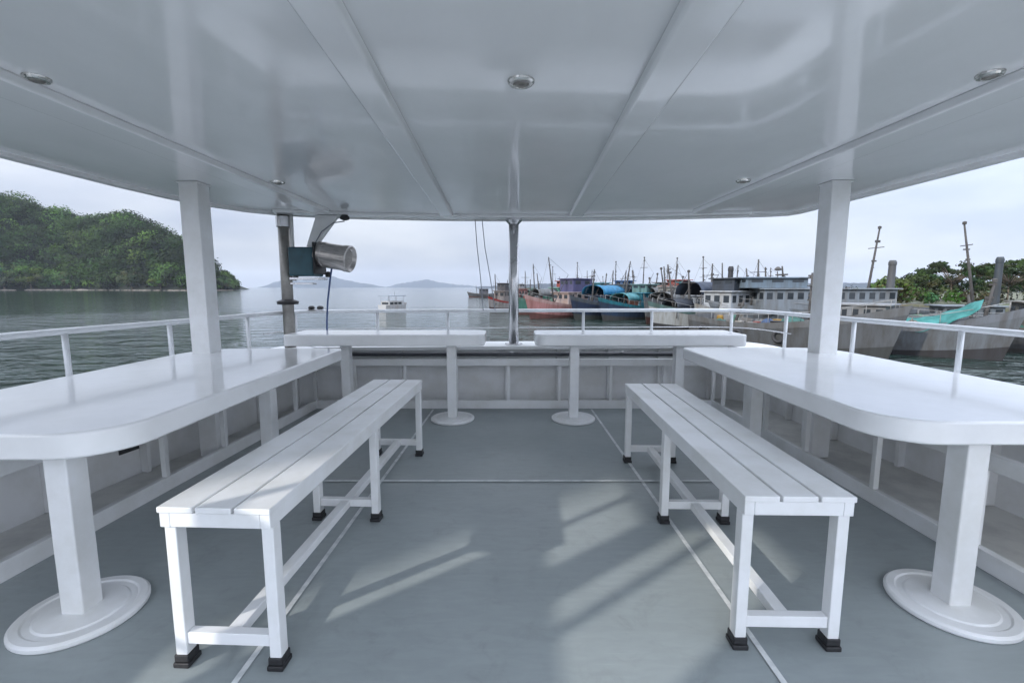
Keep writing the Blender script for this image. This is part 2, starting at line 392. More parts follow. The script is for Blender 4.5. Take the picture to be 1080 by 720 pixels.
def make_tree(name, label, X, Y, ground, h, spread, tint, leafsize, nclump, group, seed, trunk_h=.45, umbrella=False, per=70, tr=.035):
    rr = random.Random(seed)
    t = thing(name, label, 'tree', (X, Y, ground), 0, group)
    m = MB(); th = h*trunk_h
    m.tube([(0,0,-.6), (h*.01,0,th*.5), (h*.03*rr.uniform(-1,1),0,th)], [h*tr, h*tr*.75, h*tr*.6], 8)
    L_ = Leaves()
    for i in range(nclump):
        a = rr.uniform(0, 6.28); q = math.sqrt(rr.random())*spread
        if umbrella: zc = h*(.70+.24*(1-(q/spread)**2))+rr.uniform(-.10, .06)*h; rad = h*rr.uniform(.09, .17); sq = .55
        else: zc = th*.8+(h-th*.8)*(.15+.72*rr.random()*(1-(q/spread)**2*.5)); rad = h*rr.uniform(.12, .2); sq = .8
        c = (q*math.cos(a), q*math.sin(a), zc)
        m.tube([(0,0,th*rr.uniform(.7,1)), (c[0]*.5, c[1]*.5, (th+c[2])/2+h*.02), c], [h*tr*.4, h*tr*.25, h*tr*.1], 5)
        L_.clump(c, rad, per, leafsize, tuple(v*rr.uniform(.75,1.2) for v in tint), sq, rr, .35)
    m.build('trunk', BARK, t); L_.build('crown', t)
    return t
isl = 'trees standing out along the island shore'
ti = [(36, 'broad light green tree leaning over the island waterline', 42, 26, 17, (.055,.085,.018)),
      (78, 'dark round tree right of the light green one on the island shore', 78, 22, 10, (.05,.085,.028)),
      (142, 'olive brown tree at the waterline below the island peak', 145, 20, 9, (.075,.085,.035)),
      (172, 'yellowish green bush tree at the waterline next to the left column', 172, 15, 9, (.06,.09,.02)),
      (8, 'bluish dark tree at the left end of the island shore', 4, 24, 12, (.045,.075,.035)),
      (236, 'small dark tree on the point of the island', 237, 13, 7, (.045,.07,.025))]
for i, (px, lab, _, h, sp, tn) in enumerate(ti):
    Y = shoreY(px)-1; make_tree('shore_tree', lab, px2X(px, Y), Y, WATER+.4, h*1.45, sp*1.4, tn, 1.35, 34, isl, 40+i, trunk_h=.25, per=75)

# distant blue islands
FARH = mat('far_island_haze_blue', (0.008, 0.020, 0.034), 0.95, var=0.3, vscale=.004)  # blue of the distance haze put into the island colour
def far_island(label, prof, Y):
    m = MB(); vs = []; n = len(prof)
    for px, py in prof:
        X = px2X(px, Y); z = EYE+(302.6-py)/480*Y
        vs += [(X, Y-350, WATER-2), (X, Y-120, WATER+(z-WATER)*.6), (X, Y, z), (X, Y+400, WATER-2)]
    fs = [(i*4+j, i*4+4+j, i*4+5+j, i*4+j+1) for i in range(n-1) for j in range(3)]
    struct(m.add(vs, fs, True).build('far_island', FARH), label, 'island')
rr = random.Random(5)
def prof(keys, step=2.5):
    p = []; x = keys[0][0]
    while x <= keys[-1][0]:
        for (a, b), (c, d) in zip(keys, keys[1:]):
            if a <= x <= c: y = b+(d-b)*(x-a)/(c-a)
        p.append((x, y+rr.uniform(-.35, .35))); x += step
    return p
far_island('long low blue island behind the searchlight pole', prof([(283,302.6),(290,297),(305,295),(320,295.5),(338,291.5),(350,290.5),(362,294),(380,297.5),(395,300),(406,302.6)]), 6900)
far_island('low blue island to the right of the white ferry', prof([(408,302.6),(420,299),(440,296),(452,294.5),(463,297),(480,299.5),(495,300.5),(512,302.6)]), 7300)
far_island('faint low coast behind the moored fishing boats', prof([(505,302),(540,300),(580,298.5),(620,299),(700,299),(800,298),(900,298),(1000,298),(1120,300)]), 2600)

# right shore
ROADM = EARTH
m = MB()
shore = [(70, 92), (88, 84), (120, 70), (200, 40), (420, 90), (420, 330), (120, 330), (80, 180), (66, 120)]
m.prism(shore, WATER-1, WATER+1.0)
struct(m.build('harbour_shore', mat('shore_scrub',(.06,.075,.035),.95,var=.5,vscale=.2,bump=.4,bscale=1,col2=(.10,.085,.06))), 'low bank of earth behind the moored boats', 'shore')
hs = 'trees behind the harbour boats'
ht = [(938, 100, 8.2, 3.6, (.085,.12,.035), False, 'pale green palm like tree behind the grey patrol ship'),
      (957, 112, 9.2, 5.5, (.040,.062,.026), False, 'low dark bushy tree left of the umbrella trees'),
      (976, 116, 9.4, 6.0, (.035,.058,.024), False, 'dark bushy tree behind the teal awning'),
      (1000, 112, 13.0, 6.6, (.032,.050,.022), True, 'flat topped tree behind the tall leaning mast'),
      (1022, 120, 10.5, 6.5, (.038,.060,.026), False, 'dark bushy tree just right of the tall leaning mast'),
      (1060, 100, 12.2, 7.0, (.034,.052,.022), True, 'wide umbrella shaped tree at the right end of the harbour'),
      (1048, 125, 9.8, 6.0, (.035,.056,.025), False, 'dark bushy tree below the wide umbrella tree'),
      (1082, 112, 9.5, 6.0, (.032,.052,.024), False, 'dark bushy tree at the right edge of the picture'),
      (1115, 104, 11, 6.5, (.036,.056,.024), True, 'umbrella tree past the right edge of the picture')]
for i, (px, Y, h, sp, tn, um, lab) in enumerate(ht):
    make_tree('umbrella_tree' if um else 'bushy_tree', lab, px2X(px, Y), Y, WATER+1, h*(.74 if um else .84), sp, tuple(v_*.75 for v_ in tn), .30, 34 if um else 30, hs, 80+i, trunk_h=.5 if um else .22, umbrella=um, per=80, tr=.022)

lv = Leaves(); rb = random.Random(21)
for k in range(150):
    X = rb.uniform(70, 190); Y = 92-(X-70)*.36+rb.uniform(0, 14)+ (4 if X < 90 else 0)
    r = rb.uniform(1.3, 2.6); lv.clump((X, Y, WATER+1+r*.8), r, 90, .34, tuple(c_*rb.uniform(.5,1.2) for c_ in (.040,.062,.026)), .9, rb)
tag(lv.build('shore_bushes'), 'low dark scrub along the bank under the harbour trees', 'bushes', kind='stuff')

# ------------------------------------------------------------------ the deck
railp = smooth_path([(-3.0,-3.2),(-2.97,.6),(-2.88,2.55),(-2.70,3.57),(-2.60,4.4),(-2.50,5.12),(-2.2,5.30),(-1.2,5.36),(0,5.44),(1.5,5.52),(2.5,5.56),(2.84,5.36),(2.90,4.86),(2.93,3.88),(3.05,3.0),(3.08,.6),(3.1,-3.2)], 2)
framep = [(-2.37,-3.2),(-2.37,1.9),(-2.20,5.0),(2.25,5.0),(2.29,1.9),(2.30,-3.2)]
struct(MB().sheet([p for p in railp], -.004).build('side_deck', LEDGE, fix=False), 'off white painted waterway between the deck and the bulwark', 'deck')
struct(MB().sheet([(-2.34,-3.1),(-2.34,-.7),(2.27,-.7),(2.27,-3.1)], .004).build('bounce_deck', mat('bounce_white',(.72,.72,.70),.5,var=.2,vscale=2), fix=False), 'white deck sheet added behind the camera to bounce light onto the ceiling', 'deck')  # unseen pale sheet, added to bounce light up to the ceiling
struct(MB().sheet(framep, 0.0).build('deck', DECK, fix=False), 'worn grey painted boat deck', 'deck')
t = thing('deck_lines', 'white lines painted on the grey deck between the benches', 'line')
def flat_line(pts, wd, z=.004):
    m = MB()
    for i, (a, b) in enumerate(pts):
        a, b = Vector(a), Vector(b); d = (b-a).normalized(); n = Vector((-d.y, d.x))*wd/2
        m.sheet([tuple(a+n), tuple(a-n), tuple(b-n), tuple(b+n)], z)
    return m
flat_line([((-1.04,-2.5),(-.875,4.95))], .022).build('line', LINE, t, fix=False)
flat_line([((.99,-2.5),(.885,4.95))], .022).build('line', LINE, t, fix=False)
flat_line([((-1.35,3.05),(1.45,3.05))], .020, .008).build('line', LINE, t, fix=False)

# hull and bulwark
t = thing('bulwark', 'white bulwark wall around the deck with its flat cap', 'bulwark')
ribbon(railp, -.03, .02, -.25, .66).build('wall', WHITE, t, bevel=.004)
ribbon(railp, -.40, .06, .66, .70).build('cap', WHITE, t, bevel=.008)
s = .25; Ltot = plen(railp)
while s < Ltot-.2:
    p, d = along(railp, s); n = Vector((d.y, -d.x))     # inward
    a = p+n*.03; b = p+n*.09
    if p.y > -1: MB().bar((a.x,a.y,.33),(b.x,b.y,.33), .03, .66).build('rib', WHITE, t, bevel=.003)
    s += .62
for (px_, py_, pz_) in ((-2.78,3.15,.2),(2.93,3.2,.24)):
    st = near_t(railp, (px_,py_)); p, d = along(railp, st); n = Vector((d.y,-d.x)); q = p+n*.033
    MB().bar((q.x-d.x*.07,q.y-d.y*.07,pz_),(q.x+d.x*.07,q.y+d.y*.07,pz_),.012,.035).build('drain_slot', DARK, t)
m = MB(); n_ = len(railp)
hv = [(x,y,-.252) for x,y in offset(railp,.02)]+[(x*.9,y*.97 if y>0 else y,WATER-.5) for x,y in railp]
m.add(hv, [(i,i+1,n_+i+1,n_+i) for i in range(n_-1)])
m.build('hull_side', WHITE, t)

t = thing('post_frame', 'white tube frame of posts along the edge of the grey deck', 'frame')
ribbon(framep, -.022, .022, 0, .095).build('sill', WHITE, t, bevel=.004)
ribbon(framep, -.020, .020, .485, .565).build('top_tube', WHITE, t, bevel=.006)
posts = [(-2.33,y) for y in (-.3,.3,.9,1.35,1.85,2.38,2.92,3.5,4.07,4.58)] + [(x,5.0) for x in (-2.2,-1.75,-1.19,-.62,-.04,.53,1.10,1.70,2.25)] + [(2.29,y) for y in (4.75,4.3,3.95,3.40,2.74,2.12,1.5,.9,.3,-.3)]
for q in posts:
    p, d = along(framep, near_t(framep, q))
    MB().box(p.x-.017,p.x+.017,p.y-.017,p.y+.017,.0951,.4849).build('post', WHITE, t, bevel=.003)

t = thing('dark_pipe', 'dark grey pipe running under the bulwark cap behind the bow tables', 'pipe')
MB().tube([(-1.78,4.90,.628),(2.05,4.90,.628)], .022, 12).build('pipe', mat('dark_pipe_paint',(.05,.055,.065),.35), t)
for x in (-1.2,.0,1.2): MB().box(x-.012,x+.012,4.875,4.925,.6505,.6595).build('clip', STEEL, t)
# railing
RZ = 1.075
t = thing('railing', 'white tubular guard rail around the bow of the boat', 'railing')
MB().tube([(x,y,RZ) for x,y in railp], .021, 12).build('top_rail', ALU, t)
wire = [p for p in railp if p[1] > 4.6]
MB().tube([(x,y,.87) for x,y in wire], .006, 6).build('middle_wire', STEEL, t)
for q in [(-2.98,.5),(-2.96,1.6),(-2.86,2.86),(-2.69,3.58),(-2.58,4.45),(-2.48,5.15),(-1.58,5.35),(-.76,5.4),(.86,5.5),(1.70,5.52),(2.66,5.5),(2.90,4.8),(2.93,3.9),(3.04,3.05),(3.08,1.9),(3.08,.8),(-3.0,-1.2),(3.08,-1.2)]:
    p, d = along(railp, near_t(railp, q))
    MB().tube([(p.x,p.y,.70),(p.x,p.y,RZ-.015)], .017, 10).build('post', ALU, t)

# ------------------------------------------------------------------ roof
roofp = [(-2.98,-.5),(-2.98,3.6),(-2.94,4.07),(-2.84,4.45),(-2.68,4.75),(-2.45,4.97),(-2.1,5.12),(-1.6,5.24),(-.8,5.34),(0,5.38),(.8,5.35),(1.6,5.27),(2.3,5.14),(2.80,5.03),(2.93,4.97),(2.96,4.86),(2.96,-.5)]
CZ = 2.14
t = thing('canopy_roof', 'glossy white flat roof over the whole deck', 'roof')
MB().prism(roofp, CZ, CZ+.09).build('ceiling_panel', CEIL, t, bevel=.01)
ribbon(roofp[::-1], -.065, 0.004, CZ-.028, CZ+.002).build('edge_trim', WHITE, t, bevel=.003)
def beam(x0,x1,xa0,xa1,y0,y1,dz=.038,chw=.012):
    m = MB(); z0=CZ-dz; z1=CZ+.002
    vs = [(x0-chw,y0,z1),(x0,y0,z0),(x1,y0,z0),(x1+chw,y0,z1),(xa0-chw,y1,z1),(xa0,y1,z0),(xa1,y1,z0),(xa1+chw,y1,z1)]
    m.add(vs,[(0,1,5,4),(1,2,6,5),(2,3,7,6),(0,3,2,1),(4,5,6,7),(0,4,7,3)])
    return m.build('beam', CEIL, t, bevel=.012, seg=3)
beam(.40,.55,.62,.76,-.45,4.98); beam(-.52,-.40,-.76,-.63,-.45,4.98)
beam(1.86,2.04,1.86,2.04,-.45,4.80); beam(-2.05,-1.86,-2.05,-1.86,-.45,4.75)
fr = smooth_path([(-2.45,4.80),(-1.6,5.05),(0,5.18),(1.6,5.08),(2.5,4.90)],2)
ribbon(fr,-.07,.07,CZ-.032,CZ+.002).build('front_beam', CEIL, t, bevel=.01)

def lamp(x, y, label, z=CZ, k=.8):
    t = thing('ceiling_light', label, 'light', (x,y,z-.001), 0, 'recessed round lights in the ceiling')
    MB().lathe([(r_*k,z_) for r_,z_ in [(.034,-.004),(.040,-.014),(.056,-.013),(.064,-.006),(.066,0)]], n=32).build('trim_ring', CHROME, t)
    MB().lathe([(r_*k,z_) for r_,z_ in [(.012,-.020),(.026,-.018),(.034,-.010),(.034,-.002)]], n=24).build('lens', GLASSL, t)
lamp(.035, 1.86, 'round chrome light in the middle of the ceiling')
lamp(-1.80, 1.83, 'round chrome light at the far left of the ceiling beside the beam', k=.65)
lamp(1.78, 1.80, 'round chrome light at the far right of the ceiling beside the beam', k=.65)
lamp(-1.77, 3.55, 'round light above the left bench, close to the searchlight pole')
lamp(1.72, 3.5, 'round light in the ceiling just left of the right column')

def column(x, y, label):
    t = thing('support_column', label, 'column', (x,y,0), 0, 'white square columns holding up the roof')
    MB().box(-.072,.072,-.072,.072,.0,CZ-.006).build('shaft', WHITE, t, bevel=.008, seg=3)
    MB().box(-.082,.082,-.082,.082,CZ-.012,CZ-.002).build('top_plate', WHITE, t, bevel=.003)
column(-2.435, 3.60, 'white square column beside the left table with the wooded island behind')
column(2.455, 3.57, 'white square column beside the right table with the grey ship behind')
column(-2.435, -.02, 'white square column on the left side behind the camera')
column(2.455, -.05, 'white square column on the right side behind the camera')
t = thing('sun_block_wall', 'white wall added on the left behind the camera to shape the sun', 'wall', (0,0,0))  # unseen wall added to cut the sun into patches on the deck
MB().box(-2.48,-2.42,-3.2,.42,0,1.45).build('wall', WHITE, t, bevel=.005)
MB().box(-2.478,-2.422,-3.2,-.86,1.4505,3.1).build('upper_sun_block', WHITE, t, bevel=.005)
MB().box(-2.478,-2.422,-.8595,-.51,2.135,3.1).build('upper_sun_block', WHITE, t, bevel=.005)
for a, b in ((.395,.42),): MB().box(-2.478,-2.422,a,b,1.4505,2.125).build('sun_block_post', WHITE, t, bevel=.003)
t = thing('sun_block_pole', 'thin pole added beside the rear left column to split the sun', 'pole', (-2.45,-.325,0))  # unseen, added to throw a narrow shadow across the sun patches
MB().tube([(0,0,1.451),(0,0,2.13)], .03, 12).build('shaft', STEEL, t)

# centre pole at the bow
t = thing('steel_pole', 'slim stainless steel pole at the bow under the middle of the roof', 'pole', (.02,5.22,0))
MB().tube([(0,0,.70),(0,0,CZ-.034)], .056, 24).build('shaft', STEEL, t)
MB().lathe([(.057,CZ-.09),(.072,CZ-.075),(.095,CZ-.05),(.095,CZ-.034)], n=28).build('top_flange', STEEL, t)
MB().lathe([(.10,.701),(.10,.712),(.057,.72)], n=28).build('base_flange', STEEL, t)

# ------------------------------------------------------------------ tables
def pedestal(t, x, y, top):
    MB().box(x-.046,x+.046,y-.046,y+.046,.028,top).build('pedestal', WHITE, t, bevel=.006, seg=3)
    MB().lathe([(.215,0),(.222,.008),(.222,.022),(.212,.030),(.185,.030),(.178,.024),(.155,.024),(.148,.030),(.10,.034),(.05,.034)], (x,y,.0005), n=56).build('base_disc', WHITE, t, bevel=.002)
SZ = .838; TH = .096
t = thing('long_table', 'long glossy white table on the left side of the deck', 'table', (-2.0,2.7,0), 0, 'white tables fixed along the deck sides')
t.location=(0,0,0)
MB().prism(rounded(-2.60,-1.43,1.545,3.82,(.20,.22,.05,.30),12), SZ-TH, SZ).build('tabletop', TOP, t, bevel=.012, seg=4)
pedestal(t,-1.785,1.75,SZ-TH-.001); pedestal(t,-1.80,3.28,SZ-TH-.001)
t = thing('long_table', 'long glossy white table on the right side of the deck', 'table', (0,0,0), 0, 'white tables fixed along the deck sides')
MB().prism(rounded(1.46,2.70,1.70,3.88,(.22,.20,.30,.05),12), SZ-TH, SZ).build('tabletop', TOP, t, bevel=.012, seg=4)
pedestal(t,1.87,1.80,SZ-TH-.001); pedestal(t,1.86,3.42,SZ-TH-.001)
BZ = .892
t = thing('bow_table', 'white table across the left half of the bow', 'table', (0,0,0), 0, 'white tables across the bow')
MB().prism(rounded(-2.24,-.27,4.40,4.92,(.05,.10,.10,.05),8), BZ-.112, BZ).build('tabletop', TOP, t, bevel=.012, seg=4)
pedestal(t,-.61,4.56,BZ-.1125); pedestal(t,-1.70,4.62,BZ-.1125)
t = thing('bow_table', 'white table across the right half of the bow', 'table', (0,0,0), 0, 'white tables across the bow')
MB().prism(rounded(.23,2.30,4.40,4.92,(.10,.05,.05,.10),8), BZ-.112, BZ).build('tabletop', TOP, t, bevel=.012, seg=4)
pedestal(t,.63,4.56,BZ-.1125); pedestal(t,1.71,4.62,BZ-.1125)
t = None

# ------------------------------------------------------------------ benches
def make_bench(label, loc, rz, length, seat=.612, wd=.395):
    t = thing('slatted_bench', label, 'bench', loc, rz, 'white slatted benches on the deck')
    L2 = length/2; W2 = wd/2
    # slats
    sw = (wd-.020)/3
    for i in range(3):
        x0 = -W2+i*(sw+.010)
        MB().box(x0,x0+sw,-L2,L2,seat-.022,seat).build('slat', WHITE, t, bevel=.004, seg=2)
    fr = MB()
    fr.box(-W2+.004,-W2+.040,-L2+.006,L2-.006,seat-.075,seat-.0225); fr.box(W2-.040,W2-.004,-L2+.006,L2-.006,seat-.075,seat-.0225)
    for yy in (-L2+.006, -.02, L2-.046): fr.box(-W2+.0405,W2-.0405,yy,yy+.04,seat-.074,seat-.0228)
    fr.build('seat_frame', WHITE, t, bevel=.003)
    ys = (-L2+.045, .0, L2-.045)
    for y in ys:
        for sx in (-1,1):
            x = sx*(W2-.026)
            lg = MB().box(x-.021,x+.021,y-.024,y+.024,.030,seat-.0755).build('leg', WHITE, t, bevel=.004)
            MB().box(x-.029,x+.029,y-.034,y+.034,0.0005,.020).box(x-.026,x+.026,y-.029,y+.029,.0205,.048).build('rubber_foot', RUBBER, lg, bevel=.004)
        MB().box(-W2+.0475,W2-.0475,y-.018,y+.018,.085,.130).build('cross_bar', WHITE, t, bevel=.003)
    for a, b in ((ys[0]+.0185, ys[1]-.0185), (ys[1]+.0185, ys[2]-.0185)):
        MB().box(-.025,.025,a,b,.085,.125).build('stretcher', WHITE, t, bevel=.003)
    return t
make_bench('white slatted bench left of the middle, turned slightly off the deck line', (-.965,2.535,0), R(-2.4), 2.16)
make_bench('white slatted bench right of the middle, parallel to the deck line', (1.05,2.50,0), R(-1.3), 1.92)

# ------------------------------------------------------------------ searchlight pole
PX, PY = -2.42, 4.93
t = thing('searchlight_pole', 'thick grey pole carrying a searchlight left of the bow table', 'pole', (PX,PY,0))
POLEM = mat('weathered_grey_pole', (0.36,0.345,0.32), .4, var=.35, vscale=6, metal=.5)
MB().tube([(0,0,.70),(0,0,CZ-.03)], .058, 20).build('shaft', POLEM, t)
MB().lathe([(.06,CZ-.16),(.072,CZ-.155),(.072,CZ-.05),(.06,CZ-.045)], n=24).build('top_collar', STEEL, t)
MB().lathe([(.06,1.165),(.105,1.17),(.11,1.20),(.075,1.215),(.06,1.22)], n=24).build('rubber_ring', RUBBER, t)
MB().tube([(.085,.0,1.42),(.085,0,CZ-.02)], .02, 10).build('conduit', WHITE, t)
MB().box(.059,.42,-.06,.06,1.43,1.455).box(.059,.30,-.05,.05,1.38,1.40).build('bracket', STEEL, t, bevel=.003)
t = thing('searchlight', 'teal searchlight box with a silver barrel on the grey pole', 'searchlight', (PX+.09,PY,1.458))
MB().box(.0,.26,-.13,.13,.01,.31).build('housing', TEAL, t, bevel=.018, seg=3)
MB().box(.262,.285,-.15,.15,.03,.36).build('front_plate', RUBBER, t, bevel=.01)
bar = MB().lathe([(.10,0),(.133,.005),(.133,.06),(.138,.065),(.138,.08),(.133,.085),(.133,.30),(.140,.305),(.140,.36),(.128,.365),(.10,.33)], axis='x', n=36).build('barrel', mat('brushed_barrel',(.56,.53,.51),.3,metal=.9,var=.3,vscale=10,stretch=(1,1,8)), t)
bar.location=(.27,0,.245); bar.rotation_euler=(0,R(9),R(-8))
MB().lathe([(.025,0),(.03,.01),(.03,.05),(.012,.06)],(.36,.0,.0),n=16).build('knob', RUBBER, t)
MB().tube([(-.03,.1,.0),(.02,.14,.06),(.0,.14,.16)],.012,8).build('cable', RUBBER, t)
t = thing('roof_bracket', 'white bent arm holding the searchlight to the roof edge', 'bracket', (PX,PY,0))
MB().add([(.24,-.03,1.78),(.34,-.03,1.78),(.60,-.03,CZ-.035),(.36,-.03,CZ-.035),(.24,.03,1.78),(.34,.03,1.78),(.60,.03,CZ-.035),(.36,.03,CZ-.035)],
  [(0,1,2,3),(7,6,5,4),(0,4,5,1),(1,5,6,2),(2,6,7,3),(3,7,4,0)]).build('arm', WHITE, t, bevel=.01)
MB().lathe([(.02,CZ-.09),(.045,CZ-.08),(.05,CZ-.06),(.03,CZ-.035)],(.66,-.02,0),n=20).build('shackle', RUBBER, t)
def rope(name, label, pts, r, m):
    q=[]
    for i in range(len(pts)-1):
        for k in range(6):
            q.append(Vector(pts[i]).lerp(Vector(pts[i+1]),k/6))
    q.append(Vector(pts[-1]))
    tag(MB().tube(q, r, 6).build(name, m), label, 'rope')
rope('rope','blue rope hanging from the searchlight down to the rail',[(PX+.50,PY-.02,1.56),(PX+.47,PY,1.45),(PX+.41,PY+.05,1.2),(PX+.38,PY+.08,1.0),(PX+.36,PY+.1,.71)],.010,ROPEB)
rope('rope','thin dark cord slung from the roof shackle to the searchlight',[(PX+.66,PY-.03,CZ-.1),(PX+.55,PY-.05,2.02),(PX+.42,PY-.05,1.93),(PX+.34,PY-.05,1.80)],.006,ROPE)
rope('rope','left one of two thin grey lines hanging beside the steel pole',[(-.42,5.30,CZ-.03),(-.40,5.32,1.8),(-.37,5.35,1.5),(-.34,5.40,1.08)],.0045,ROPE)
rope('rope','right one of two thin grey lines hanging beside the steel pole',[(-.34,5.30,CZ-.03),(-.31,5.32,1.8),(-.26,5.35,1.5),(-.20,5.40,1.08)],.0045,ROPE)
t = thing('navigation_light', 'small black topped lamp clamped to the rail by the grey pole', 'light', (PX+.10,PY+.30,0))
MB().box(-.02,.15,-.02,.02,1.08,1.10).build('plate', STEEL, t, bevel=.003)
MB().lathe([(.02,1.101),(.035,1.105),(.035,1.125),(.02,1.14)],(.02,0,0),n=16).build('cap', RUBBER, t)
MB().lathe([(.02,1.101),(.035,1.105),(.035,1.125),(.02,1.14)],(.12,0,0),n=16).build('cap', RUBBER, t)

# ------------------------------------------------------------------ fishing boats
PAINT = {}
def paint(col, rust=.25):
    k = 'boat_paint_%02d' % len(PAINT)
    if col in PAINT: return PAINT[col]
    key = col; l_ = sum(col)/3; col = tuple(max(.008, l_+(c-l_)*1.2)*.44 for c in col); d = tuple(c*(1-rust)*f for c, f in zip(col, (.95,.85,.75)))
    PAINT[key] = mat(k, col, .6, var=.4, vscale=.9, bump=.2, bscale=3, col2=d, stretch=(2.2,2.2,.35)); return PAINT[key]
WIN = mat('cabin_glass_dark', (.02,.025,.03), .12)
WOODM = mat('weathered_mast_wood', (.055,.052,.050), .8, var=.4, vscale=3)
TYRE = mat('fender_rubber', (.025,.025,.027), .8)
def hull_mesh(Ln, B, fb, bow, rows, sheer_pow=2.4, stern=.8):
    """rows: list of (f0,f1) heights fraction bands -> returns vertex grid function; bow at +x"""
    NS = 18
    def pt(i, side, f):
        t = i/NS; x = -Ln/2+Ln*t
        hb = B/2*(stern+(1-stern)*min(1,t/.35)) if t < .35 else B/2*(1-((t-.35)/.65)**2.3)
        z1 = fb*(1+.16*max(0,(.25-t)/.25)) + bow*max(0,(t-.3)/.7)**sheer_pow
        z = -.7+(z1+.7)*f
        fl = .72+.28*f**.8 if t < .8 else (.72+.28*f**.8)*(1-.0*(t-.8))
        rake = (t**6)*Ln*.09*(f-.4)
        return (x+rake, side*max(.03, hb*fl), z)
    m = MB()
    for f0, f1, off in rows:
        for side in (-1,1):
            vs=[]; 
            for i in range(NS+1):
                a=pt(i,side,f0); b=pt(i,side,f1)
                vs += [(a[0],a[1]+side*off,a[2]),(b[0],b[1]+side*off,b[2])]
            m.add(vs,[(2*i,2*i+2,2*i+3,2*i+1) for i in range(NS)],True)
        a0,a1=pt(0,-1,f0),pt(0,-1,f1); b0,b1=pt(0,1,f0),pt(0,1,f1)
        m.add([(a0[0]-off,a0[1],a0[2]),(b0[0]-off,b0[1],b0[2]),(b1[0]-off,b1[1],b1[2]),(a1[0]-off,a1[1],a1[2])],[(0,1,2,3)])
        a0,a1=pt(NS,-1,f0),pt(NS,-1,f1); b0,b1=pt(NS,1,f0),pt(NS,1,f1)
        m.add([a0,b0,b1,a1],[(0,3,2,1)])
    return m, pt, NS
